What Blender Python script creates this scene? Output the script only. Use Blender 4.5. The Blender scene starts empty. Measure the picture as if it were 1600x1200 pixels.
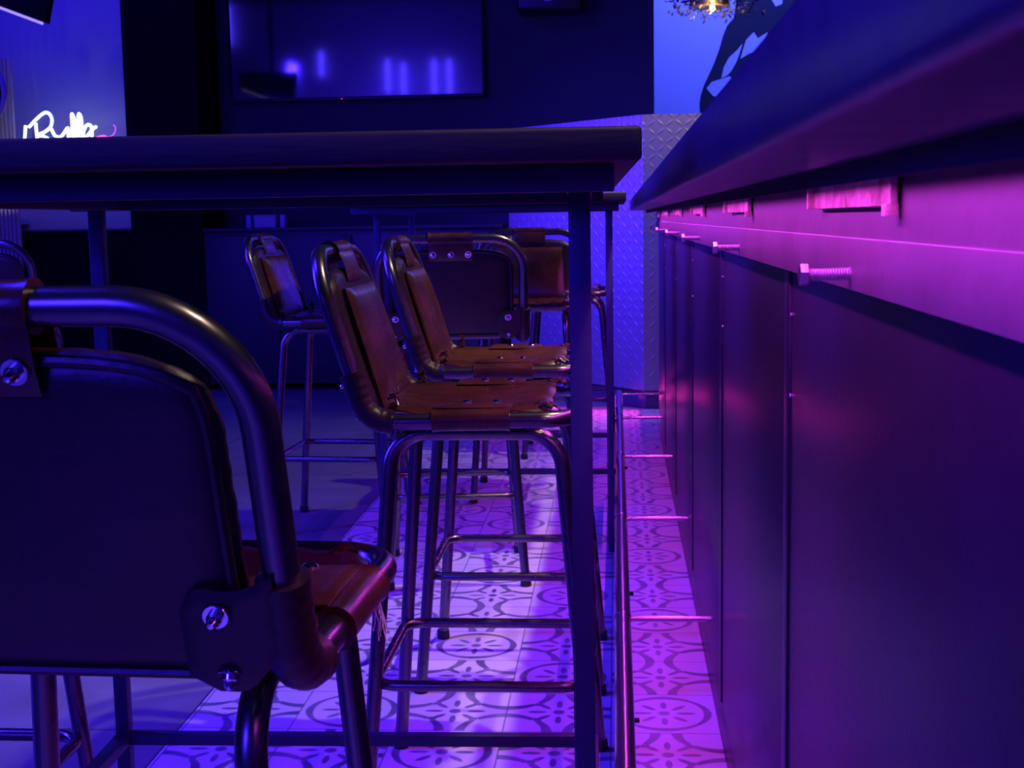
import bpy, bmesh, math, random
from mathutils import Vector, Matrix
random.seed(7)
C = bpy.context.scene.collection
sc = bpy.context.scene

# ------------------------------------------------------------------ camera
F = 2100.0
yv = Vector((162, 260, -2100)).normalized()
zv = Vector((-.017, 1, .1225)); zv = (zv - zv.dot(yv) * yv).normalized()
xv = yv.cross(zv)
R3 = Matrix((xv, yv, zv))
cam_d = bpy.data.cameras.new('camera'); cam = bpy.data.objects.new('camera', cam_d); C.objects.link(cam)
cam.matrix_world = Matrix.Translation((0, 0, 1)) @ R3.to_4x4()
cam_d.sensor_width = 36; cam_d.lens = F / 1600 * 36; cam_d.clip_start = .01; cam_d.clip_end = 60
cam_d.dof.use_dof = True; cam_d.dof.focus_distance = 1.6; cam_d.dof.aperture_fstop = 22
sc.camera = cam
def at(px, py, X=None, Y=None, Z=None):
    d = R3 @ Vector((px - 800, 600 - py, -F)); o = Vector((0, 0, 1))
    t = (Y - o.y) / d.y if Y is not None else (X - o.x) / d.x if X is not None else (Z - o.z) / d.z
    return o + d * t

# ------------------------------------------------------------------ world, exposure, lights
w = bpy.data.worlds.new('world'); sc.world = w; w.use_nodes = True
w.node_tree.nodes['Background'].inputs[0].default_value = (.02, .012, .3, 1)
w.node_tree.nodes['Background'].inputs[1].default_value = .02
sc.view_settings.view_transform = 'Standard'; sc.view_settings.look = 'None'
sc.view_settings.exposure = 0; sc.view_settings.gamma = 1; sc.view_settings.use_curve_mapping = False

BLUE = (.035, .012, 1); MAG = (.66, .05, .85); WARM = (1, .62, .27)
def area(name, loc, target, sx, sy, power, col, spread=180):
    l = bpy.data.lights.new(name, 'AREA'); l.shape = 'RECTANGLE'; l.size = sx; l.size_y = sy
    l.energy = power; l.color = col; l.spread = math.radians(spread)
    o = bpy.data.objects.new(name, l); C.objects.link(o); o.location = loc
    o.rotation_euler = (Vector(target) - Vector(loc)).to_track_quat('-Z', 'Y').to_euler()
    return o
def spot(name, loc, target, power, col, deg, blend=.3, r=.02):
    l = bpy.data.lights.new(name, 'SPOT'); l.energy = power; l.color = col; l.spot_size = math.radians(deg)
    l.spot_blend = blend; l.shadow_soft_size = r
    o = bpy.data.objects.new(name, l); C.objects.link(o); o.location = loc
    o.rotation_euler = (Vector(target) - Vector(loc)).to_track_quat('-Z', 'Y').to_euler()
    return o
L = {}
area('blue_ceiling_wash', (-2.6, 2.2, 4.1), (-.5, 3.0, 0), 1.2, 1.4, 210, BLUE)
area('blue_side_wash', (-3.6, 2.4, 1.9), (0, 2.6, .8), .35, 1.6, 215, BLUE)
area('blue_rear_wash', (-1.7, -1.8, 2.2), (-.1, 1.6, .8), .7, .7, 68, BLUE)
area('blue_left_wall_wash', (-3.9, 7.5, 3.8), (-3.6, 8.9, 1.7), 1.0, .3, 42, (.02, .006, 1))
area('blue_right_wall_wash', (.95, 8.6, 3.4), (.8, 9.7, 1.9), .8, .3, 130, (.06, .085, 1))
area('blue_front_wall_wash', (-3.0, -2.2, 1.9), (-3.2, -3.3, 3.1), .6, .3, 260, (.04, .015, 1))  # added to brighten the unseen wall that the television screen reflects
area('blue_partition_wash', (-2.8, 6.5, 1.75), (-.1, 7.35, .9), .3, .3, 30, (.05, .014, 1), 60)
area('magenta_counter_strip', (.140, 3.1, 1.0235), (.140, 3.1, 0), .008, 5.2, 18, MAG, 168).rotation_euler = (0, 0, 0)
area('magenta_plinth_strip', (-.2, 7.15, .06), (-.3, 6.6, 0), 1.2, .02, .8, (1, .03, .55), 170)
for i, (x, y, z, p) in enumerate([(.42, .98, 2.25, 30), (.36, 2.2, 2.25, 52), (.36, 3.7, 2.2, 88), (.36, 5.1, 2.25, 46)]):
    spot('warm_pendant_beam', (x, y, z), (-.35, y + .15, 0), p, (1, .7, .56), 78, .5, .018)
spot('warm_partition_beam', (.6, 5.9, 2.4), (.25, 7.0, 1.0), 34, (1, .75, .5), 50, .5, .02)

# ------------------------------------------------------------------ materials
def mat(name, col=(.5, .5, .5), rough=.5, metal=0., emis=None, estr=0, bump=0, bscale=40, var=0, spec=.5, stretch=None, rvar=0):
    m = bpy.data.materials.new(name); m.use_nodes = True; nt = m.node_tree; b = nt.nodes['Principled BSDF']
    b.inputs['Base Color'].default_value = (*col, 1); b.inputs['Roughness'].default_value = rough
    b.inputs['Metallic'].default_value = metal; b.inputs['Specular IOR Level'].default_value = spec
    if emis:
        b.inputs['Emission Color'].default_value = (*emis, 1); b.inputs['Emission Strength'].default_value = estr
    if bump or var or rvar:
        tc = nt.nodes.new('ShaderNodeTexCoord'); mp = nt.nodes.new('ShaderNodeMapping')
        nt.links.new(tc.outputs['Object'], mp.inputs[0])
        if stretch: mp.inputs['Scale'].default_value = stretch
        n = nt.nodes.new('ShaderNodeTexNoise'); n.inputs['Scale'].default_value = bscale; n.inputs['Detail'].default_value = 8
        nt.links.new(mp.outputs[0], n.inputs[0])
        if bump:
            bp = nt.nodes.new('ShaderNodeBump'); bp.inputs['Strength'].default_value = bump; bp.inputs['Distance'].default_value = .004
            nt.links.new(n.outputs[0], bp.inputs['Height']); nt.links.new(bp.outputs[0], b.inputs['Normal'])
        if var:
            n2 = nt.nodes.new('ShaderNodeTexNoise'); n2.inputs['Scale'].default_value = bscale * .23; n2.inputs['Detail'].default_value = 5
            nt.links.new(mp.outputs[0], n2.inputs[0])
            r = nt.nodes.new('ShaderNodeValToRGB'); nt.links.new(n2.outputs[0], r.inputs[0])
            r.color_ramp.elements[0].position = .3; r.color_ramp.elements[1].position = .75
            r.color_ramp.elements[0].color = (*[c * (1 - var) for c in col], 1)
            r.color_ramp.elements[1].color = (*[min(1, c * (1 + var)) for c in col], 1)
            nt.links.new(r.outputs[0], b.inputs['Base Color'])
        if rvar:
            mr = nt.nodes.new('ShaderNodeMapRange'); mr.inputs['To Min'].default_value = rough - rvar; mr.inputs['To Max'].default_value = rough + rvar
            nt.links.new(n.outputs[0], mr.inputs[0]); nt.links.new(mr.outputs[0], b.inputs['Roughness'])
    return m
M = {}
M['steel'] = mat('brushed_steel_tube', (.17, .16, .155), .28, .95, bump=.015, bscale=40, var=.08, rvar=.04)
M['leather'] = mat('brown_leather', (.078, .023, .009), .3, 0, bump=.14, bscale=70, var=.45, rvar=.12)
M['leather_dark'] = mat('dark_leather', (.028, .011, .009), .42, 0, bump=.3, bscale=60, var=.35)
M['chrome'] = mat('chrome_bolt', (.8, .8, .82), .12, 1)
M['rubber'] = mat('black_rubber', (.01, .01, .012), .6)
M['paint_steel'] = mat('blue_grey_painted_steel', (.022, .026, .085), .5, .2, bump=.1, bscale=90)
M['wood'] = mat('dark_stained_wood', (.028, .014, .014), .6, 0, bump=.2, bscale=14, var=.5, stretch=(1, 8, 8))
M['counter'] = mat('dark_sheet_steel_counter', (.08, .075, .1), .32, .5, bump=.05, bscale=9, var=.2, stretch=(1, 5, .6), rvar=.08)
M['panel'] = mat('dark_lacquered_panel', (.018, .014, .024), .33, .25, bump=.06, bscale=120, var=.12, rvar=.05)
M['band'] = mat('dark_band_steel', (.12, .095, .115), .45, .2, bump=.1, bscale=60, var=.15)
M['gap'] = mat('dark_gap', (.01, .01, .012), .8)
M['bolt'] = mat('zinc_bolt', (.55, .53, .55), .3, .9, var=.2, bscale=200)
M['copper'] = mat('copper_bracket', (.8, .42, .36), .4, .35, bump=.4, bscale=160, var=.7)
M['rail'] = mat('steel_foot_rail', (.5, .45, .46), .24, .95, bump=.02, bscale=100, rvar=.06)
M['black'] = mat('matte_black', (.005, .005, .006), .8, spec=.12)
M['navy'] = mat('dark_navy_wall_paint', (.04, .04, .045), .75, bump=.1, bscale=30, var=.1)
M['wall'] = mat('pale_wall_paint', (.45, .45, .5), .8, bump=.05, bscale=30)
M['ceil'] = mat('black_ceiling_paint', (.02, .02, .022), .9)
M['gloss'] = mat('tv_screen_glass', (.012, .012, .016), .05, 0, spec=1.0)
M['plastic'] = mat('black_plastic', (.012, .012, .014), .4)
M['cab'] = mat('black_cabinet', (.03, .028, .032), .5)
M['neon'] = mat('white_neon', (1, 1, 1), .5, emis=(.78, .95, 1), estr=2.1)
M['neonpink'] = mat('pink_neon', (1, .1, .4), .5, emis=(1, .04, .30), estr=5)
M['pinkled'] = mat('pink_led', (1, .2, .9), .5, emis=(.85, .14, .75), estr=.75)
M['blueled'] = mat('added_blue_tube', (.2, .2, 1), .5, emis=(.06, .03, 1), estr=60)
M['bulb'] = mat('warm_bulb', (1, .9, .7), .5, emis=(1, .85, .5), estr=8)
M['brass'] = mat('brass_shade', (.6, .42, .16), .35, .9, var=.2)
M['thread'] = mat('pale_thread', (.75, .7, .7), .8)
M['slat'] = mat('pale_slats', (.7, .6, .5), .6)
M['leaf'] = mat('dried_foliage', (.16, .15, .1), .8, var=.5)
M['mural'] = mat('black_mural_paint', (.004, .004, .006), .8)
M['disc'] = mat('lilac_disc', (.35, .3, .6), .5)
def acrylic():
    m = mat('clear_acrylic', (.9, .95, 1), .08); b = m.node_tree.nodes['Principled BSDF']
    b.inputs['Transmission Weight'].default_value = 1; b.inputs['IOR'].default_value = 1.2
    return m
M['acrylic'] = acrylic()

def node_helper(m):
    nt = m.node_tree
    def mth(op, a, b=None, c=None, clamp=False):
        n = nt.nodes.new('ShaderNodeMath'); n.operation = op; n.use_clamp = clamp
        for i, v in enumerate((a, b, c)):
            if v is None: continue
            if isinstance(v, (int, float)): n.inputs[i].default_value = v
            else: nt.links.new(v, n.inputs[i])
        return n.outputs[0]
    return nt, mth
def tile_material():
    m = mat('patterned_cement_tile', (.6, .58, .6), .34, 0); nt, f = node_helper(m)
    b = nt.nodes['Principled BSDF']
    tc = nt.nodes.new('ShaderNodeTexCoord'); sp = nt.nodes.new('ShaderNodeSeparateXYZ'); nt.links.new(tc.outputs['Object'], sp.inputs[0])
    P = .2135
    def cell(c, off): # local coordinate -.5...5 and row index
        v = f('DIVIDE', f('SUBTRACT', c, off), P); r = f('ROUND', v); return f('SUBTRACT', v, r), r
    px, ix = cell(sp.outputs[0], -.123); py, iy = cell(sp.outputs[1], 2.640)
    def length(a, b_): return f('SQRT', f('ADD', f('MULTIPLY', a, a), f('MULTIPLY', b_, b_)))
    def less(v, t, soft=.008):   # 1 where v < t
        return f('DIVIDE', f('SUBTRACT', t + soft, v), 2 * soft, clamp=True)
    r = length(px, py); ang = f('ARCTAN2', py, px)
    k = f('ROUND', f('DIVIDE', ang, math.pi / 4)); da = f('SUBTRACT', ang, f('MULTIPLY', k, math.pi / 4))
    u = f('MULTIPLY', r, f('COSINE', da)); v = f('MULTIPLY', r, f('SINE', da))
    pet = less(length(f('DIVIDE', f('SUBTRACT', u, .205), .088), f('DIVIDE', v, .03)), 1, .15)
    dot = less(r, .055)
    ax = f('ABSOLUTE', px); ay = f('ABSOLUTE', py)
    cx = f('SUBTRACT', .5, ax); cy = f('SUBTRACT', .5, ay)
    rc = length(cx, cy)
    th = f('MULTIPLY_ADD', f('ABSOLUTE', f('SUBTRACT', cx, cy)), .06, .026)       # arc thicker near the edge middles
    arc1 = less(f('SUBTRACT', f('ABSOLUTE', f('SUBTRACT', rc, .40)), th), 0)
    gap = less(f('ABSOLUTE', f('SUBTRACT', cx, cy)), .035)
    arc1 = f('MULTIPLY', arc1, f('SUBTRACT', 1, gap))
    tab = f('MULTIPLY', less(f('ABSOLUTE', f('SUBTRACT', cx, .305)), .038), less(f('ABSOLUTE', f('SUBTRACT', cy, .305)), .038))
    arc1 = f('MAXIMUM', arc1, tab)
    th2 = f('MULTIPLY_ADD', f('ABSOLUTE', f('SUBTRACT', ax, ay)), .045, .02)
    arc2 = less(f('SUBTRACT', f('ABSOLUTE', f('SUBTRACT', r, .41)), th2), 0)
    m3 = f('MODULO', f('ADD', f('ADD', iy, ix), 300), 3)
    sel = less(f('ABSOLUTE', f('SUBTRACT', m3, 1)), .3)
    arc = f('ADD', f('MULTIPLY', arc2, sel), f('MULTIPLY', arc1, f('SUBTRACT', 1, sel)))
    ink = f('MAXIMUM', f('MAXIMUM', pet, dot), arc)
    n = nt.nodes.new('ShaderNodeTexNoise'); n.inputs['Scale'].default_value = 14; n.inputs['Detail'].default_value = 6
    nt.links.new(tc.outputs['Object'], n.inputs[0])
    ink = f('MULTIPLY', ink, f('MULTIPLY_ADD', n.outputs[0], .7, .45), clamp=True)
    edge = f('MAXIMUM', ax, ay)
    grout = f('SUBTRACT', 1, less(edge, .4925, .003))
    mix = nt.nodes.new('ShaderNodeMix'); mix.data_type = 'RGBA'
    nt.links.new(ink, mix.inputs['Factor']); mix.inputs['A'].default_value = (.72, .66, .7, 1); mix.inputs['B'].default_value = (.06, .06, .12, 1)
    mix2 = nt.nodes.new('ShaderNodeMix'); mix2.data_type = 'RGBA'
    nt.links.new(f('MULTIPLY', grout, .75), mix2.inputs['Factor']); nt.links.new(mix.outputs['Result'], mix2.inputs['A']); mix2.inputs['B'].default_value = (.14, .12, .16, 1)
    nt.links.new(mix2.outputs['Result'], b.inputs['Base Color'])
    bp = nt.nodes.new('ShaderNodeBump'); bp.inputs['Strength'].default_value = .4; bp.inputs['Distance'].default_value = .002
    nt.links.new(f('SUBTRACT', 1, grout), bp.inputs['Height']); nt.links.new(bp.outputs[0], b.inputs['Normal'])
    return m
M['tile'] = tile_material()
def concrete_material():
    m = mat('grey_floor_slab', (.2, .19, .21), .42, bump=.15, bscale=25, var=.2); nt, f = node_helper(m)
    b = nt.nodes['Principled BSDF']; tc = nt.nodes.new('ShaderNodeTexCoord'); sp = nt.nodes.new('ShaderNodeSeparateXYZ')
    nt.links.new(tc.outputs['Object'], sp.inputs[0])
    g = None
    for i, (o, p) in enumerate(((-.88, .9), (2.52, .9))):
        v = f('ABSOLUTE', f('SUBTRACT', f('FRACT', f('ADD', f('DIVIDE', f('SUBTRACT', sp.outputs[i], o), p), 100.5)), .5))
        l = f('LESS_THAN', v, .0028); g = l if g is None else f('MAXIMUM', g, l)
    src = b.inputs['Base Color'].links[0].from_socket
    mix = nt.nodes.new('ShaderNodeMix'); mix.data_type = 'RGBA'
    nt.links.new(g, mix.inputs['Factor']); nt.links.new(src, mix.inputs['A']); mix.inputs['B'].default_value = (.03, .03, .04, 1)
    nt.links.new(mix.outputs['Result'], b.inputs['Base Color'])
    return m
M['concrete'] = concrete_material()
def plate_material():   # diamond tread plate
    m = mat('diamond_tread_plate', (.36, .34, .33), .48, .7); nt, f = node_helper(m)
    b = nt.nodes['Principled BSDF']; tc = nt.nodes.new('ShaderNodeTexCoord'); sp = nt.nodes.new('ShaderNodeSeparateXYZ')
    nt.links.new(tc.outputs['UV'], sp.inputs[0])
    S = .046
    u = f('DIVIDE', sp.outputs[0], S); v = f('DIVIDE', sp.outputs[1], S)
    iu = f('ROUND', u); iv = f('ROUND', v); du = f('SUBTRACT', u, iu); dv = f('SUBTRACT', v, iv)
    par = f('MODULO', f('ADD', f('ADD', iu, iv), 1000), 2)
    sgn = f('MULTIPLY_ADD', f('GREATER_THAN', par, .5), 2, -1)
    a = f('MULTIPLY', f('ADD', du, f('MULTIPLY', dv, sgn)), .707); c = f('MULTIPLY', f('SUBTRACT', dv, f('MULTIPLY', du, sgn)), .707)
    e = f('SQRT', f('ADD', f('POWER', f('ABSOLUTE', f('DIVIDE', a, .55)), 2), f('POWER', f('ABSOLUTE', f('DIVIDE', c, .17)), 2)))
    h = f('SUBTRACT', 1.0, e, clamp=True)
    bp = nt.nodes.new('ShaderNodeBump'); bp.inputs['Strength'].default_value = 1; bp.inputs['Distance'].default_value = .0017
    nt.links.new(h, bp.inputs['Height']); nt.links.new(bp.outputs[0], b.inputs['Normal'])
    return m
M['plate'] = plate_material()

# ------------------------------------------------------------------ mesh helpers
def new_obj(name, bm, m, parent=None, smooth=True):
    me = bpy.data.meshes.new(name); bmesh.ops.recalc_face_normals(bm, faces=bm.faces); bm.to_mesh(me); bm.free()
    if smooth:
        for p in me.polygons: p.use_smooth = True
        me.set_sharp_from_angle(angle=math.radians(38))
    me.materials.append(m)
    o = bpy.data.objects.new(name, me); C.objects.link(o)
    if parent: o.parent = parent
    return o
def tag(o, label=None, cat=None, group=None, kind=None):
    if label: o['label'] = label
    if cat: o['category'] = cat
    if group: o['group'] = group
    if kind: o['kind'] = kind
    return o
def thing(name, label, cat, loc=(0, 0, 0), rz=0, group=None):
    o = bpy.data.objects.new(name, None); C.objects.link(o); o.empty_display_size = .05
    o.location = loc; o.rotation_euler = (0, 0, rz); return tag(o, label, cat, group)
def box(bm, x0, x1, y0, y1, z0, z1, bev=0):
    vs = [bm.verts.new((x, y, z)) for x in (x0, x1) for y in (y0, y1) for z in (z0, z1)]
    fs = [bm.faces.new([vs[i] for i in q]) for q in ((0, 1, 3, 2), (4, 6, 7, 5), (0, 4, 5, 1), (2, 3, 7, 6), (0, 2, 6, 4), (1, 5, 7, 3))]
    if bev:
        es = list({e for f_ in fs for e in f_.edges})
        bmesh.ops.bevel(bm, geom=es, offset=bev, segments=3, affect='EDGES', profile=.5)
def fillet(pts, rad, closed=False, seg=10):
    pts = [Vector(p) for p in pts]; n = len(pts); out = []
    if not isinstance(rad, (list, tuple)): rad = [rad] * n
    for i, p in enumerate(pts):
        if not closed and i in (0, n - 1): out.append(p); continue
        a = (pts[i - 1] - p); b = (pts[(i + 1) % n] - p); la, lb = a.length, b.length; a.normalize(); b.normalize()
        th = a.angle(b)
        if rad[i] <= 0 or th > math.pi - .02: out.append(p); continue
        d = min(rad[i] / math.tan(th / 2), la * .48, lb * .48); r = d * math.tan(th / 2)
        c = p + (a + b).normalized() * (r / math.sin(th / 2)); s = p + a * d - c; e = p + b * d - c; tot = s.angle(e)
        for k in range(seg + 1):
            t = k / seg; out.append(c + (s * math.sin((1 - t) * tot) + e * math.sin(t * tot)) / math.sin(tot))
    return out
def tube(bm, pts, r, closed=False, seg=14, caps=True, wob=0):
    pts = [Vector(p) for p in pts]; n = len(pts); rings = []; nrm = None
    for i, p in enumerate(pts):
        t = (pts[(i + 1) % n] - pts[i - 1]) if closed else (pts[min(i + 1, n - 1)] - pts[max(i - 1, 0)])
        t.normalize()
        if nrm is None: nrm = t.orthogonal().normalized()
        nrm = (nrm - t * nrm.dot(t)).normalized(); bn = t.cross(nrm)
        rr = r[i] if isinstance(r, (list, tuple)) else r
        rings.append([bm.verts.new(p + (nrm * math.cos(a) + bn * math.sin(a)) * (rr + (random.uniform(-wob, wob) if wob else 0))) for a in (2 * math.pi * k / seg for k in range(seg))])
    for i in range(n if closed else n - 1):
        A, B = rings[i], rings[(i + 1) % n]; sh = 0
        if closed and i == n - 1:
            sh = min(range(seg), key=lambda s: (A[0].co - B[s].co).length)
        for k in range(seg): bm.faces.new((A[k], A[(k + 1) % seg], B[(k + 1 + sh) % seg], B[(k + sh) % seg]))
    if not closed and caps: bm.faces.new(rings[0][::-1]); bm.faces.new(rings[-1])
def sub(pts, a, b, step=.006):   # part of a polyline between two arc lengths, resampled
    out = []; L_ = [0]
    for i in range(1, len(pts)): L_.append(L_[-1] + (pts[i] - pts[i - 1]).length)
    n = max(2, int((b - a) / step))
    for k in range(n + 1):
        s = a + (b - a) * k / n; i = 1
        while i < len(L_) - 1 and L_[i] < s: i += 1
        t = (s - L_[i - 1]) / max(1e-9, L_[i] - L_[i - 1]); out.append(pts[i - 1].lerp(pts[i], t))
    return out
def grid_pad(bm, fn, nu, nv, thick, rnd=.25, jag=0):
    """closed padded sheet; fn(u,v) -> (point, normal) for u,v in 0..1; thickness rounds off at the rim"""
    top, bot = [], []
    for i in range(nu + 1):
        ra, rb = [], []
        for j in range(nv + 1):
            u, v = i / nu, j / nv; p, n = fn(u, v)
            d = min(u, 1 - u) / rnd, min(v, 1 - v) / rnd
            e = min(1, d[0]) * 1.0, min(1, d[1])
            h = math.sqrt(max(0, 1 - (1 - e[0]) ** 2)) * math.sqrt(max(0, 1 - (1 - e[1]) ** 2))
            h = .18 + .82 * h
            if jag and (i in (0, nu) or j in (0, nv)): p = p + Vector((random.uniform(-jag, jag), random.uniform(-jag, jag), random.uniform(-jag, jag)))
            ra.append(bm.verts.new(p + n * thick * h)); rb.append(bm.verts.new(p - n * thick * h))
        top.append(ra); bot.append(rb)
    for g, flip in ((top, 0), (bot, 1)):
        for i in range(nu):
            for j in range(nv):
                q = (g[i][j], g[i + 1][j], g[i + 1][j + 1], g[i][j + 1]); bm.faces.new(q[::-1] if flip else q)
    rim = [(i, 0) for i in range(nu)] + [(nu, j) for j in range(nv)] + [(i, nv) for i in range(nu, 0, -1)] + [(0, j) for j in range(nv, 0, -1)]
    for k, (i, j) in enumerate(rim):
        i2, j2 = rim[(k + 1) % len(rim)]; bm.faces.new((top[i][j], bot[i][j], bot[i2][j2], top[i2][j2]))
def lathe(bm, prof, c, axis, seg=20):
    axis = Vector(axis).normalized(); a = axis.orthogonal().normalized(); b = axis.cross(a); c = Vector(c); rings = []
    for r, h in prof:
        rings.append([bm.verts.new(c + axis * h + (a * math.cos(t) + b * math.sin(t)) * max(r, 1e-5)) for t in (2 * math.pi * k / seg for k in range(seg))])
    for A, B in zip(rings, rings[1:]):
        for k in range(seg): bm.faces.new((A[k], A[(k + 1) % seg], B[(k + 1) % seg], B[k]))
    bm.faces.new(rings[0][::-1]); bm.faces.new(rings[-1])
def part(name, m, parent, build, smooth=True, label=None):
    bm = bmesh.new(); build(bm); o = new_obj(name, bm, m, parent, smooth)
    if label: o['label'] = label
    return o
def struct(name, m, build, smooth=False):
    bm = bmesh.new(); build(bm); return tag(new_obj(name, bm, m, None, smooth), kind='structure')

# ------------------------------------------------------------------ room
YB = 8.4; ZC = 4.2
struct('floor', M['concrete'], lambda b: box(b, -7, 3.5, -3.3, 10.2, -.08, -.002))
struct('floor', M['tile'], lambda b: box(b, -.877, .70, -3.2, 7.0, -.03, 0)).name = 'floor_tiled'
xl = at(196, 180, Y=7.95).x; xr = at(1022, 100, Y=YB).x
struct('wall_back', M['navy'], lambda b: box(b, xl, xr, YB, YB + .12, 0, ZC))
struct('wall_right_end', M['wall'], lambda b: box(b, xr, 3.5, 9.7, 9.8, 0, ZC))
struct('wall_left_end', M['wall'], lambda b: box(b, -7, xl, 8.9, 9.0, 0, ZC))
struct('wall_left', M['navy'], lambda b: box(b, -7.1, -7, -3.3, 9.0, 0, ZC))
struct('wall_right', M['navy'], lambda b: box(b, 3.5, 3.6, -3.3, 9.8, 0, ZC))
struct('wall_front', M['wall'], lambda b: box(b, -7, 3.5, -3.4, -3.3, 0, ZC))
struct('ceiling', M['ceil'], lambda b: box(b, -7.1, 3.6, -3.4, 10.2, ZC, ZC + .1))
struct('trim_column', M['black'], lambda b: box(b, xl, at(318, 100, Y=8.1).x, 7.95, YB, 0, ZC))

# ------------------------------------------------------------------ bar stool
def make_stool(label, group):
    t = thing('bar_stool', label, 'bar stool', group=group)
    RT = .013; W = .192
    top = (-.247, .951); bend = (-.165, .686); fr = (.162, .690)
    loop = fillet([(-W, top[0], top[1]), (W, top[0], top[1]), (W, bend[0], bend[1]), (W, fr[0], fr[1]), (-W, fr[0], fr[1]), (-W, bend[0], bend[1])],
                  [.085, .085, .05, .055, .055, .05], closed=True, seg=12)
    part('frame', M['steel'], t, lambda b: tube(b, loop, RT, closed=True, seg=18))
    # legs: two arches, welded under the seat, with a footrest ring
    def arch(b, s):
        pts = fillet([(s * .187, -.19, .006), (s * .145, -.135, .662), (s * .145, .135, .662), (s * .187, .19, .006)], [0, .06, .06, 0], seg=10)
        tube(b, pts, .0122, seg=16)
    for s in (-1, 1): part('leg_arch', M['steel'], t, lambda b: arch(b, s))
    def sup(b):
        for y in (-.07, .09): tube(b, [(-W, y, .679), (W, y, .679)], .007, seg=8)
    part('seat_support', M['steel'], t, sup)
    def foot(b, x, y): lathe(b, [(.0145, 0), (.0155, .004), (.0145, .02), (.0125, .022)], (x, y, 0), (0, 0, 1), 14)
    for s in (-1, 1):
        for q in (-1, 1): part('foot_cap', M['rubber'], t, lambda b: foot(b, s * .187, q * .19))
    h = .172
    ring = fillet([(-h, -h, .25), (h, -h, .25), (h, h, .25), (-h, h, .25)], .04, closed=True, seg=8)
    part('footrest_ring', M['steel'], t, lambda b: tube(b, ring, .0092, closed=True, seg=12))
    # seat leather
    def seat(u, v):
        x = (u - .5) * 2; y = -.150 + .272 * v
        hx = .187 - .012 * math.cos(v * 9) ** 2
        z = .7045 - .018 * (1 - x * x) * math.sin(math.pi * min(1, v * 1.05)) + (.004 * max(0, abs(x) - .8) * 5 * -1)
        y2 = y - .010 * abs(x) ** 3 * (1 if v > .5 else -1)
        return Vector((x * hx, y2, z + .0015 * math.sin(x * 21 + v * 8))), Vector((0, 0, 1))
    part('seat', M['leather'], t, lambda b: grid_pad(b, seat, 30, 24, .0055, .06, jag=.0022))
    # wrap of the seat leather round each side tube
    for s in (-1, 1):
        def wrap(b):
            pts = [Vector((s * W, y, .6875 + .004 * (y + .165) / .33)) for y in [(-.062 + .122 * k / 10) for k in range(11)]]
            tube(b, pts, [RT + .0042 + (.0012 if k in (0, 10) else 0) for k in range(11)], seg=20)
            grid_pad(b, lambda u, v: (Vector((s * (W - .004 - .055 * u), -.062 + .122 * v, .7075 - .002 * u)), Vector((0, 0, 1))), 8, 8, .0045, .15)
        part('seat_wrap', M['leather'], t, wrap)
        for yy in (-.012, .036):
            part('rivet', M['chrome'], t, lambda b: lathe(b, [(.0075, 0), (.0075, .002), (.0045, .0045), (.0, .005)], (s * (W - .045), yy, .7105), (0, 0, 1), 14))
    # torn lacing at the seat corners
    def lacing_front(b, sx):
        for k in range(6):
            x = sx * random.uniform(.14, .176); y = .108 + random.uniform(-.012, .008)
            tube(b, [(x, y, .707), (x + random.uniform(-.01, .01), y + .010, .7095 + random.uniform(0, .002)), (x + sx * .006, y + .020, .705)], .0026, seg=6)
    def lacing_back(b, sx):
        for k in range(8):
            x = sx * random.uniform(.14, .185); z = random.uniform(.70, .725)
            tube(b, [(x, -.135, z), (x + random.uniform(-.012, .012), -.120, z + .005), (x - sx * .01, -.126, z + .015)], .002, seg=6)
    for sx in (-1, 1):
        part('lacing', M['leather'], t, lambda b: lacing_front(b, sx)); part('lacing', M['leather'], t, lambda b: lacing_back(b, sx))
    # back cushion in the plane of the back tubes
    a = Vector((0, top[0], top[1])); bnd = Vector((0, bend[0], bend[1])); dn = (bnd - a).normalized(); nf = Vector((1, 0, 0)).cross(dn)
    if nf.y < 0: nf = -nf
    Lb = (bnd - a).length
    def back(u, v):
        x = (u - .5) * 2; d = .030 + (Lb - .030 - .003) * v
        sq = 1 - .05 * max(0, 1 - v * 5) ** 2 * abs(x) ** 3
        drop = .026 * abs(x) ** 4.5 * max(0, 1 - v * 2.2)
        p = a + dn * (d + drop) + Vector((x * .166 * sq, 0, 0)) + nf * (.010 * (1 - x * x) * -1 * math.sin(math.pi * v) + .004)
        return p, nf
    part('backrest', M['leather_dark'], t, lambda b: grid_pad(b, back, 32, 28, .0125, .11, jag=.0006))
    def cush(u, v):
        x = (u - .5) * 2; d = .066 + (Lb - .066 - .012) * v
        return a + dn * d + Vector((x * .132 * (1 - .06 * (1 - v)), 0, 0)) + nf * (.019 + .006 * math.sin(math.pi * v) * (1 - x * x)), nf
    part('cushion', M['leather'], t, lambda b: grid_pad(b, cush, 22, 22, .0115, .2, jag=.0004))
    def welt(b):
        rim = []
        for k in range(60):
            q = k / 60
            if q < .25: u, v = q * 4, 0
            elif q < .5: u, v = 1, (q - .25) * 4
            elif q < .75: u, v = 1 - (q - .5) * 4, 1
            else: u, v = 0, 1 - (q - .75) * 4
            u = .02 + .96 * u; v = .015 + .97 * v
            p, n_ = back(u, v); rim.append(p - nf * .010)
        tube(b, rim, .0042, closed=True, seg=8)
    part('piping', M['leather_dark'], t, welt)
    # strap over the top bar with three bolts
    def strap(b):
        pts = [Vector((-.058 + .116 * k / 14, top[0], top[1])) for k in range(15)]
        tube(b, pts, [RT + .0042 + (.0012 if k in (0, 14) else 0) for k in range(15)], seg=20)
        for off in (-.0145, .0155):
            grid_pad(b, lambda u, v: (a + Vector((-.058 + .116 * u, 0, 0)) + dn * (.004 + .051 * v) + nf * (off * (1 + .15 * math.sin(v * 3))), nf), 8, 8, .0025, .12)
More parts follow.
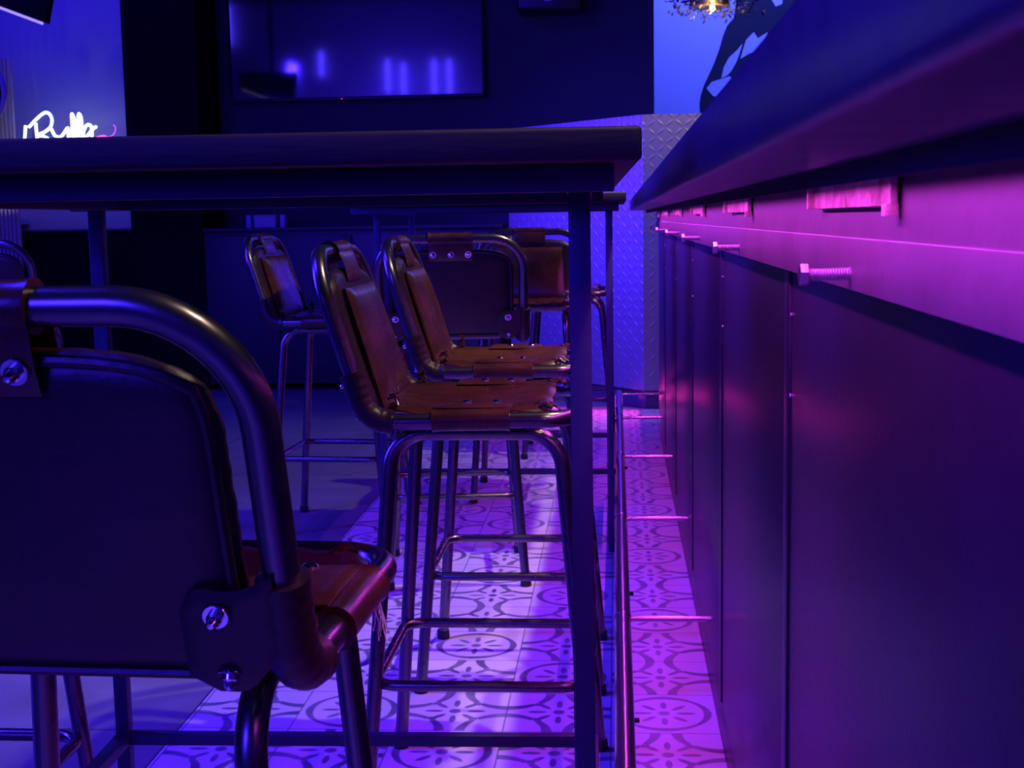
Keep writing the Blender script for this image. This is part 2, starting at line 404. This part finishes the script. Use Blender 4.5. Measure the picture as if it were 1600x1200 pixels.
    sp_ = part('top_strap', M['leather'], t, strap)
    def bolt(b, p, n_):
        lathe(b, [(.0088, 0), (.0092, .001), (.0088, .002), (.0055, .002), (.0055, .0055), (.0042, .0068), (.0038, .0105), (.0022, .0125), (0, .013)], p, n_, 18)
    for x in (-.046, .002, .046):
        part('bolt', M['chrome'], t, lambda b: bolt(b, a + Vector((x, 0, 0)) + dn * .036 - nf * .019, -nf))
    # lower corner wraps
    for s in (-1, 1):
        side = fillet([(s * W, top[0], top[1]), (s * W, bend[0], bend[1]), (s * W, fr[0], fr[1])], [0, .05, 0], seg=12)
        def cw(b):
            s0 = Lb - .082; pts = sub(side, s0, Lb + .030, .005); n = len(pts)
            tube(b, pts, [RT + .0048 + .0015 * math.sin(k * 1.1) ** 2 + (.001 if k in (0, n - 1) else 0) for k in range(n)], seg=20)
            def flap(u, v):
                lo = Lb - .092 + .012 * math.sin(u * 3.1) + .03 * max(0, u - .7) ** 2 * 11; hi = Lb - .035 + .036 * math.sin(math.pi / 2 * min(1, u * 2)) - .012 * max(0, u - .7) / .3; d = lo + (hi - lo) * v
                p = a + dn * d + Vector((s * (W - .002 - .068 * u), 0, 0)) - nf * (.0165 - .002 * u)
                return p, nf
            grid_pad(b, flap, 10, 12, .0028, .1)
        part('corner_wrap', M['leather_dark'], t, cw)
        part('bolt', M['chrome'], t, lambda b: bolt(b, a + dn * (Lb - .064) + Vector((s * (W - .042), 0, 0)) - nf * .0205, -nf))
        part('bolt', M['chrome'], t, lambda b: bolt(b, a + dn * (Lb - .016) + Vector((s * (W - .040), 0, 0)) - nf * .016, (-nf + dn * 1.2).normalized()))
    return t
def copy_tree(o, parent=None):
    c = o.copy(); C.objects.link(c); c.parent = parent
    for ch in list(o.children): copy_tree(ch, c)
    return c
GS = 'steel and leather bar stools'
proto = make_stool('steel tube bar stool with dark leather back nearest the camera, bolts on its back', GS)
stools = [  # x, y, heading (degrees, 0 faces +Y), label
    (-.408, 1.062, -2.6, None),
    (-.227, 2.262, -90, 'brown leather bar stool facing the bar, the nearer of two seen side-on'),
    (-.232, 2.935, -90, 'brown leather bar stool facing the bar, directly behind the nearest side-on stool'),
    (-.462, 3.755, 7, 'bar stool turned away at the second table, rear of its backrest showing three bolts'),
    (-.325, 4.865, 180, 'bar stool lit warm brown with its seat and cushion facing the camera'),
    (-.200, 5.74, -90, 'far bar stool facing the bar, mostly hidden behind the warm lit stool'),
    (-.912, 4.34, -93, 'dim bar stool standing alone on the grey floor left of the tiles'),
    (-.965, 1.69, -90, 'bar stool beside the nearest stool, only its footrest and leg showing at bottom left'),
    (-2.06, 4.35, 5, 'bar stool at the left picture edge with only its top bar glinting'),
]
for i, (x, y, a_, lb) in enumerate(stools):
    o = proto if i == 0 else copy_tree(proto)
    o.location = (x, y, 0); o.rotation_euler = (0, 0, math.radians(a_))
    if lb: o['label'] = lb
# loose thread on the nearest stool's seat wrap
def threads(b):
    for k in range(9):
        p = Vector((.200, .045 + random.uniform(-.003, .003), .697)); pts = [p.copy()]
        ln = random.uniform(.02, .05)
        for q in range(7):
            p = p + Vector((random.uniform(-.001, .0028), random.uniform(-.003, .003), -ln / 7)); pts.append(p.copy())
        tube(b, pts, .0005, seg=5)
part('loose_thread', M['thread'], proto, threads, label='pale frayed thread hanging from the seat wrap')

# ------------------------------------------------------------------ high tables
def make_table(label, group, loc, rz):
    t = thing('high_table', label, 'table', loc, rz, group)
    # local: near right corner of the top at x=.021, y=0
    x1, x0, y0, y1 = .0213, -.80, 0, .97
    part('tabletop', M['wood'], t, lambda b: box(b, x0, x1, y0, y1, 1.045, 1.072, .004))
    lw = .0098
    lx = (-.0295, -.715)
    for X in lx:
        for Y in (.125, .80):
            part('leg', M['paint_steel'], t, lambda b: box(b, X - lw, X + lw, Y - lw, Y + lw, 0, 1.024, .001))
    def fr_(b):
        for Y in (.068, .88): box(b, x0 + .02, .0005, Y - .012, Y + .012, 1.022, 1.0448, .0015)
        for X in lx: box(b, X - .012, X + .012, .06, .89, 1.0225, 1.0445, .001)
    part('apron', M['paint_steel'], t, fr_)
    def cr(b):
        box(b, lx[1], lx[0], .80 - .008, .80 + .008, .238, .255, .001)
    part('stretcher', M['paint_steel'], t, cr)
    part('stretcher', M['paint_steel'], t, lambda b: box(b, lx[1], lx[0], .125 - .008, .125 + .008, .238, .255, .001))
    for X in (lx[0] + .006, lx[1]): part('stretcher', M['paint_steel'], t, lambda b: box(b, X - .010, X + .010, .12, .80, .238, .256, .001))
    return t
GT = 'high tables in a row along the bar'
tb = make_table('dark wooden high table on a thin steel frame, nearest the camera', GT, (0, 1.08, 0), math.radians(1.2))
tb2 = copy_tree(tb); tb2.location = (.009, 3.85, 0); tb2.rotation_euler = (0, 0, 0)
near_bar = [c for c in tb.children if c.name.startswith('stretcher')][1]; bpy.data.objects.remove(near_bar)
tb2['label'] = 'second dark wooden high table, further along the bar behind the side-on stools'

# ------------------------------------------------------------------ bar
bar = thing('bar_counter', 'long dark steel-topped bar with lacquered front panels lit magenta under its edge', 'bar counter', (.2, 0, 0))
bar.location = (0, 0, 0)
part('countertop', M['counter'], bar, lambda b: box(b, .06, .80, -.9, 5.75, 1.028, 1.074, .005))
part('carcass', M['gap'], bar, lambda b: box(b, .199, .72, -.88, 6.15, .005, 1.027))
Y0 = 1.5 - 3 * .956
for k in range(8):
    ya = Y0 + k * .956; yb = min(ya + .956, 6.17)
    part('front_panel', M['panel'], bar, lambda b: box(b, .193, .203, ya + .0035, yb - .0035, .088, .942, .0012))
    # narrow stile just beyond each seam
    if k: part('stile', M['panel'], bar, lambda b: box(b, .1905, .195, ya + .006, ya + .045, .09, .938, .001))
part('upper_band', M['band'], bar, lambda b: (box(b, .186, .2, -.88, 6.17, .940, 1.0279, .0008), box(b, .1825, .19, -.88, 6.17, .9405, .9815, .0008)))
part('kickplate', M['panel'], bar, lambda b: box(b, .1965, .21, -.88, 6.17, .001, .085, .001))
part('led_hiding_lip', M['gap'], bar, lambda b: box(b, .126, .1285, -.6, 5.7, 1.0165, 1.0279))  # added lip that keeps the magenta strip lamp out of the camera's view
def screws(b):
    for k in range(8):
        ya = Y0 + k * .956
        for z in (.89, .80): lathe(b, [(.003, 0), (.003, .0015), (0, .002)], (.1925, ya, z), (-1, 0, 0), 10)
part('screw', M['bolt'], bar, screws)['kind'] = 'stuff'
def hook(b, y):
    z = .953
    pts = []; rr = []
    n = 36
    for k in range(n): pts.append(Vector((.186 - .036 * k / (n - 1), y, z))); rr.append(.0054 if k % 2 else .0040)
    tube(b, pts, rr, seg=14)
    lathe(b, [(.0105, 0), (.0098, .0015), (.006, .004)], (.186, y, z), (-1, 0, 0), 16)
def hexhead(b, y):
    lathe(b, [(.0085, 0), (.009, .0008), (.009, .0062), (.0085, .007)], (.150, y, .953), (-1, 0, 0), 6)
for y in (.115, 1.07, 2.02, 2.97, 3.93, 4.88, 5.8):
    hk = part('hook_bolt', M['bolt'], bar, lambda b: hook(b, y)); part('hex_head', M['bolt'], hk, lambda b: hexhead(b, y), smooth=False)
for k in range(7):
    y = .90 + .955 * k - .955
    def br(b): box(b, .178, .1835, y, y + .34, 1.0045, 1.0278, .0008); box(b, .172, .1835, y + .335, y + .341, 1.0045, 1.0278, .0005); box(b, .175, .184, y + .0, y + .012, .998, 1.006, .0005)
    part('bracket', M['copper'], bar, br, label='copper coloured bracket under the countertop')

# foot rail
rail = thing('foot_rail', 'long steel foot rail on brackets in front of the bar', 'foot rail', (0, 0, 0))
def pipe(b): tube(b, [Vector((.0085, -.5 + k * .05, .165)) for k in range(139)], .0168, seg=22)
part('pipe', M['rail'], rail, pipe)
for y in (-.2, .78, 1.78, 2.745, 3.69, 4.67, 5.60, 6.36):
    part('bracket_rod', M['rail'], rail, lambda b: tube(b, [(.022, y, .166), (.1925 if y < 6.1 else .26, y, .166)], .0062, seg=12))
    part('collar', M['rail'], rail, lambda b: lathe(b, [(.0172, -.006), (.0186, -.004), (.0186, .004), (.0172, .006)], (.0085, y, .165), (0, 1, 0), 22))
for y in (1.45, 2.21, 2.99, 3.76, 4.54):
    part('stud', M['black'], rail, lambda b: tube(b, [(.02, y, .150), (.034, y, .150)], .0045, seg=8))

# ------------------------------------------------------------------ tread plate partition
A_ = at(1005, 400, Y=7.0); c0 = Vector((A_.x, 7.0)); c1 = Vector((-.62, 7.88)); zt = at(1005, 179, Y=7.0).z
def part_wall(b):
    poly = [c0, Vector((1.6, 7.02)), Vector((1.6, 8.38)), Vector((c1.x, 8.38)), c1]
    uvl = b.loops.layers.uv.new('UVMap')
    lo = [b.verts.new((p.x, p.y, .10)) for p in poly]; hi = [b.verts.new((p.x, p.y, zt)) for p in poly]
    for i in range(5):
        j = (i + 1) % 5; f_ = b.faces.new((lo[i], lo[j], hi[j], hi[i])); d = (poly[j] - poly[i]).length
        for l, uv in zip(f_.loops, ((0, 0), (d, 0), (d, zt), (0, zt))): l[uvl].uv = uv
    b.faces.new(lo[::-1]); b.faces.new(hi)
pw = thing('plate_partition', 'half-height wall clad in diamond tread plate at the far end of the bar', 'partition', (.3, 7.6, 0))
q = part('cladding', M['plate'], pw, part_wall, smooth=False); q.location = (-.3, -7.6, 0)
def plinth(b):
    poly = [c0 + Vector((.01, .05)), Vector((1.55, 7.07)), Vector((1.55, 8.3)), Vector((c1.x + .05, 8.3)), c1 + Vector((.05, .05))]
    lo = [b.verts.new((p.x, p.y, 0)) for p in poly]; hi = [b.verts.new((p.x, p.y, .0995)) for p in poly]
    for i in range(5): j = (i + 1) % 5; b.faces.new((lo[i], lo[j], hi[j], hi[i]))
    b.faces.new(lo[::-1]); b.faces.new(hi)
q = part('plinth', M['band'], pw, plinth, smooth=False); q.location = (-.3, -7.6, 0)

# ------------------------------------------------------------------ television and wall speaker
tl = at(352, 0, Y=8.33); brc = at(757, 151, Y=8.33)
tv = thing('television', 'large black flat television hanging on the dark back wall', 'television', ((tl.x + brc.x) / 2, 8.36, brc.z))
wx = (brc.x - tl.x) / 2; hz_ = wx * 2 * .5625
part('housing', M['plastic'], tv, lambda b: box(b, -wx, wx, -.03, .039, 0, hz_, .004))
part('screen', M['gloss'], tv, lambda b: box(b, -wx + .012, wx - .012, -.0325, -.029, .022, hz_ - .012))
part('standby_light', mat('red_led', (1, .1, .05), .5, emis=(1, .05, .02), estr=1.5), tv, lambda b: lathe(b, [(.003, 0), (.003, .002), (0, .003)], (-.09, -.031, .008), (0, -1, 0), 10))
s0 = at(808, 19, Y=8.2); s1 = at(905, 19, Y=8.2)
spk = thing('wall_speaker', 'black speaker mounted high on the dark back wall right of the television', 'speaker', ((s0.x + s1.x) / 2, 8.25, s0.z))
sw = (s1.x - s0.x) / 2
part('cabinet', M['plastic'], spk, lambda b: box(b, -sw, sw, -.12, .149, 0, .32, .02))
part('badge', M['bolt'], spk, lambda b: box(b, -.02, .02, -.1235, -.119, .05, .056))
part('grille', M['black'], spk, lambda b: box(b, -sw + .02, sw - .02, -.1225, -.119, .07, .30, .001))

# ------------------------------------------------------------------ neon sign
NY = 8.55
ac = at(110, 200, Y=NY)
sign = thing('neon_sign', 'white script neon sign with a small pink end, glowing above the near table edge', 'neon sign', (ac.x, NY, 1.2))
def npath(pts, r=.012, closed=False):
    P_ = [at(x, y, Y=NY) - sign.location for x, y in pts]
    # smooth with catmull-rom
    out = []
    n = len(P_)
    for i in range(n - 1):
        p0 = P_[max(i - 1, 0)]; p1 = P_[i]; p2 = P_[i + 1]; p3 = P_[min(i + 2, n - 1)]
        for k in range(8):
            t = k / 8
            out.append(.5 * ((2 * p1) + (-p0 + p2) * t + (2 * p0 - 5 * p1 + 4 * p2 - p3) * t * t + (-p0 + 3 * p1 - 3 * p2 + p3) * t ** 3))
    out.append(P_[-1]); return out
letters = [
    [(40, 196), (39, 212), (38, 232)],
    [(45, 199), (55, 188), (68, 177), (76, 177), (81, 186), (79, 198), (70, 206), (60, 211), (70, 214), (80, 222), (78, 236)],
    [(56, 192), (57, 206), (60, 230)],
    [(80, 201), (86, 212), (94, 214), (100, 208), (106, 200), (107, 214), (108, 230)],
    [(114, 232), (113, 200), (112, 178), (116, 190), (118, 230)],
    [(119, 228), (121, 200), (123, 178), (127, 186), (127, 200), (125, 228)],
    [(128, 230), (131, 204), (137, 195), (143, 200), (143, 228)],
    [(132, 218), (140, 208), (148, 199), (151, 199)],
]
for k, pts in enumerate(letters):
    part('neon_tube', M['neon'], sign, lambda b: tube(b, npath(pts), .0095, seg=10))
part('neon_tube', M['neonpink'], sign, lambda b: tube(b, npath([(150, 216), (156, 214), (162, 213), (168, 216), (174, 226)]), .006, seg=10), label='pink neon tube')
def ringp(b):
    P_ = npath([(166, 215), (175, 212), (180, 205), (180, 198), (177, 195)]); tube(b, P_, .003, seg=8)
part('neon_tube', mat('dim_pink_neon', (.5, .1, .6), .5, emis=(.6, .06, .6), estr=2), sign, ringp, label='dim pink curl')
def backing(b):
    pts = [(33, 192), (40, 188), (60, 176), (72, 169), (84, 174), (87, 190), (86, 204), (96, 208), (104, 198), (108, 176), (114, 171), (128, 172), (133, 184), (136, 190), (150, 194), (155, 204), (180, 192), (186, 204), (178, 236), (33, 238)]
    P_ = [at(x, y, Y=NY + .03) - sign.location for x, y in pts]
    f0 = [b.verts.new(p) for p in P_]; f1 = [b.verts.new(p + Vector((0, .006, 0))) for p in P_]
    b.faces.new(f0); b.faces.new(f1[::-1])
    for i in range(len(P_)): j = (i + 1) % len(P_); b.faces.new((f0[i], f0[j], f1[j], f1[i]))
part('backing_panel', M['acrylic'], sign, backing, smooth=False)
part('standoff', M['chrome'], sign, lambda b: [tube(b, [at(x, 222, Y=NY + .02) - sign.location, at(x, 222, Y=8.9) - sign.location], .006, seg=8) for x in (50, 160)])

# pink arrow light at the left edge
ar = thing('arrow_light', 'pink glowing arrow shaped wall light at the left picture edge below the table', 'light', at(0, 338, Y=8.6))
def arrow(b):
    o_ = ar.location; pl = [(-40, 333), (13, 333), (9, 324), (16, 324), (27, 337), (24, 341), (-40, 341)]
    f0 = [b.verts.new(at(x, y, Y=8.6) - o_) for x, y in pl]; f1 = [b.verts.new(v.co + Vector((0, .04, 0))) for v in f0]
    b.faces.new(f0); b.faces.new(f1[::-1])
    for i in range(len(pl)): j = (i + 1) % len(pl); b.faces.new((f0[i], f0[j], f1[j], f1[i]))
part('light_bar', M['pinkled'], ar, arrow, smooth=False)
def arrow_body(b):
    o_ = ar.location; p0 = at(-40, 341.5, Y=8.6) - o_; p1 = at(15, 351, Y=8.6) - o_
    box(b, p0.x, p1.x, 0, .299, p1.z, p0.z, .004)
part('housing', M['disc'], ar, arrow_body)

# slatted screen and round disc at the far left
sl0 = at(-60, 216, Y=8.3); sl1 = at(20, 216, Y=8.3)
scr = thing('slatted_screen', 'pale vertical slat screen at the left picture edge above the near table', 'screen', (sl0.x, 8.3, 0))
nsl = 14
for k in range(nsl):
    x = (sl1.x - sl0.x) * k / (nsl - 1)
    part('slat', M['slat'], scr, lambda b: box(b, x - .007, x + .007, 0, .03, 0, 2.05, .001), smooth=False)
part('base_rail', M['cab'], scr, lambda b: box(b, -.02, (sl1.x - sl0.x) + .02, -.01, .04, 0, .05))
dc = at(-48, 145, Y=8.15)
rd = thing('round_mirror', 'round lilac rimmed mirror at the left picture edge in front of the slats', 'mirror', dc)
part('rim', M['disc'], rd, lambda b: tube(b, [Vector((.222 * math.cos(a), 0, .222 * math.sin(a))) for a in (2 * math.pi * k / 48 for k in range(48))], .018, closed=True, seg=10))
part('mirror_glass', M['gloss'], rd, lambda b: lathe(b, [(.215, 0), (.215, .01)], (0, 0, 0), (0, 1, 0), 48))
part('hanging_wire', M['black'], rd, lambda b: tube(b, [(0, .01, .22), (0, .1, ZC - dc.z)], .003, seg=6))
spot('warm_screen_spot', (sl0.x + .25, 7.9, .9), (sl0.x + .25, 8.32, 1.6), 2.5, (1, .75, .4), 70)

# hanging black projector, upper left
hp = thing('projector', 'black ceiling-hung projector at the top left corner with its lit lower edge put in as a glowing strip', 'projector', at(20, 0, Y=6.0))
def body(b):
    o_ = hp.location
    pl = [(-70, -60), (80, -60), (75, 0), (69, 35), (-70, -17)]
    f0 = [b.verts.new(at(x, y, Y=6.0) - o_) for x, y in pl]; f1 = [b.verts.new(v.co + Vector((0, .06, 0))) for v in f0]
    b.faces.new(f0); b.faces.new(f1[::-1])
    for i in range(len(pl)): j = (i + 1) % len(pl); b.faces.new((f0[i], f0[j], f1[j], f1[i]))
part('body', M['black'], hp, body, smooth=False)
part('lit_edge_strip', mat('emissive_lit_edge', (.8, .7, .8), .5, emis=(.75, .55, .9), estr=.55), hp, lambda b: tube(b, [at(-70, -14, Y=5.99) - hp.location, at(67, 37, Y=5.99) - hp.location], .006, seg=8), label='lower edge, its lit look given by emission')  # light caught along the lower edge, put in as emission
part('ceiling_mount', M['black'], hp, lambda b: tube(b, [Vector((0, .035, .12)), Vector((0, .035, ZC - hp.location.z))], .02, seg=10))

# ------------------------------------------------------------------ back cabinets
cab = thing('cabinet', 'long low black cabinet along the dark back wall, seen under the tables', 'cabinet', (-1.4, 8.0, 0))
cx0 = at(318, 100, Y=8.1).x + .012 + 1.4; cx1 = -.66 + 1.4
part('body', M['cab'], cab, lambda b: box(b, cx0, cx1, -.08, .39, .04, .955, .003))
for k in range(4):
    x = cx0 + (cx1 - cx0) * k / 4; x2 = cx0 + (cx1 - cx0) * (k + 1) / 4
    d_ = part('door', M['cab'], cab, lambda b: box(b, x + .006, x2 - .006, -.10, -.0805, .08, .93, .003))
    part('handle', M['paint_steel'], d_, lambda b: tube(b, [(x2 - .04, -.115, .40), (x2 - .04, -.115, .85)], .006, seg=8))
part('worktop', M['cab'], cab, lambda b: box(b, cx0, cx1, -.11, .39, .956, .975, .002))
led = at(130, 358, Y=8.5)
side = thing('sideboard', 'black sideboard with a thin pale top edge under the neon sign', 'sideboard', (led.x, 8.6, 0))
part('body', M['black'], side, lambda b: box(b, -1.8, .62, -.1, .25, .02, led.z - .012, .003))
part('top', M['band'], side, lambda b: box(b, -1.8, .62, -.11, .25, led.z - .0115, led.z, .001))
# pale box and bottles on the cabinet
b0 = at(398, 358, Y=7.98)
bx = thing('storage_box', 'small blue-tinted box standing on the black cabinet between two narrow cartons', 'box', (b0.x + .06, 8.02, .9755))
part('carton', M['wall'], bx, lambda b: box(b, -.06, .07, -.05, .05, 0, .065, .003)); part('lid', M['wall'], bx, lambda b: box(b, -.064, .074, -.054, .054, .0655, .075, .003))
for x, lb in ((388, 'narrow carton on the black cabinet left of the pale box'), (441, 'narrow carton on the black cabinet right of the pale box')):
    p = at(x, 358, Y=7.98)
    cpt = thing('narrow_carton', lb, 'box', (p.x, 8.02, .9755)); part('carton', M['disc'], cpt, lambda b: box(b, -.014, .014, -.03, .03, 0, .07, .002))
    part('lid', M['disc'], cpt, lambda b: box(b, -.0155, .0155, -.0315, .0315, .0705, .076, .001))

# ------------------------------------------------------------------ mural on the right wall
mp_ = at(1150, 110, Y=9.7)
mu = thing('wall_mural', 'black painted figure silhouette on the bright blue wall beyond the bar', 'mural', mp_)
def poly_prism(b, pl, Y, o_, dep, off=0):
    f0 = [b.verts.new(at(x, y, Y=Y) - o_ + Vector((0, off, 0))) for x, y in pl]; f1 = [b.verts.new(v.co + Vector((0, dep, 0))) for v in f0]
    fa = b.faces.new(f0); b.faces.new(f1[::-1])
    for i in range(len(pl)): j = (i + 1) % len(pl); b.faces.new((f0[i], f0[j], f1[j], f1[i]))
ML = [(1144, -20), (1150, 5), (1147, 27), (1136, 40), (1130, 55), (1124, 76), (1116, 98), (1108, 116), (1100, 133), (1095, 148), (1093, 162), (1096, 200), (1150, 230), (1330, 120), (1330, -20), (1226, -20), (1222, 6), (1212, 10), (1206, 0), (1200, -20)]
part('figure', M['mural'], mu, lambda b: poly_prism(b, ML, 9.695, mu.location, .004), smooth=False)
MW = [[(1104, 138), (1112, 128), (1128, 123), (1140, 119), (1150, 130), (1122, 152), (1114, 150)],
      [(1127, 122), (1131, 105), (1139, 90), (1152, 78), (1160, 68), (1156, 82), (1150, 98), (1142, 112), (1136, 118)],
      [(1157, 92), (1162, 74), (1166, 62), (1178, 50), (1184, 60), (1200, 50), (1192, 80), (1170, 84)]]
for q in MW: part('light_patch', M['wall'], mu, lambda b: poly_prism(b, q, 9.69, mu.location, .004), smooth=False)

# ------------------------------------------------------------------ pendant lamp with dried foliage
pl_ = at(1113, 12, Y=6.6)
pd = thing('pendant_lamp', 'brass pendant lamp with a bare glowing bulb wreathed in dried foliage', 'lamp', pl_)
part('bulb', M['bulb'], pd, lambda b: lathe(b, [(.002, -.016), (.010, -.013), (.0135, -.004), (.012, .006), (.006, .014), (.005, .02)], (0, 0, 0), (0, .15, 1), 16))
part('shade', M['brass'], pd, lambda b: lathe(b, [(.10, -.018), (.095, .0), (.085, .06), (.04, .10), (.01, .11)], (-.01, .06, .03), (0, 0, 1), 28))
part('cord', M['black'], pd, lambda b: tube(b, [(-.01, .06, .13), (-.01, .06, ZC - pl_.z)], .004, seg=6))
def leaves(b):
    for k in range(420):
        ang = random.uniform(0, 2 * math.pi); rr = random.uniform(.06, .24)
        c = Vector((math.cos(ang) * rr + .02, .06 + math.sin(ang) * rr * .8, random.uniform(-.035, .09) + .10 * max(0, rr - .12)))
        d = Vector((random.uniform(-1, 1), random.uniform(-1, 1), random.uniform(-1, .6))).normalized(); s = random.uniform(.012, .035)
        q = d.orthogonal().normalized() * s * .28
        v = [b.verts.new(c), b.verts.new(c + d * s * .5 + q), b.verts.new(c + d * s), b.verts.new(c + d * s * .5 - q)]
        b.faces.new(v)
part('foliage', M['leaf'], pd, leaves, smooth=False)['kind'] = 'stuff'
pl = bpy.data.lights.new('pendant_glow', 'POINT'); pl.energy = 1.6; pl.color = WARM; pl.shadow_soft_size = .02
plo = bpy.data.objects.new('pendant_glow', pl); C.objects.link(plo); plo.location = pl_ + Vector((0, -.03, -.02))

# ------------------------------------------------------------------ blue tube lamps added behind the camera to put streaks in the television screen
for i, (px, ya, yb_) in enumerate([(604, 92, 143), (629, 98, 147), (677, 92, 146), (701, 92, 146), (352, -10, 68), (500, 80, 118)]):
    Ym = 2 * 8.3 + 3.2
    p0 = at(px, ya, Y=Ym); p1 = at(px, yb_, Y=Ym)
    tl_ = thing('added_tube_light', 'added blue vertical tube light behind the camera, for streaks in the television screen', 'light', (p0.x, -3.2, (p0.z + p1.z) / 2), 0, 'blue tube lights added on the front wall')
    hh = (p0.z - p1.z) / 2
    part('tube', M['blueled'], tl_, lambda b: tube(b, [(0, 0, -hh), (0, 0, hh)], .014, seg=10))
    part('clip', M['black'], tl_, lambda b: box(b, -.02, .02, -.099, -.02, -hh * .1, hh * .1))
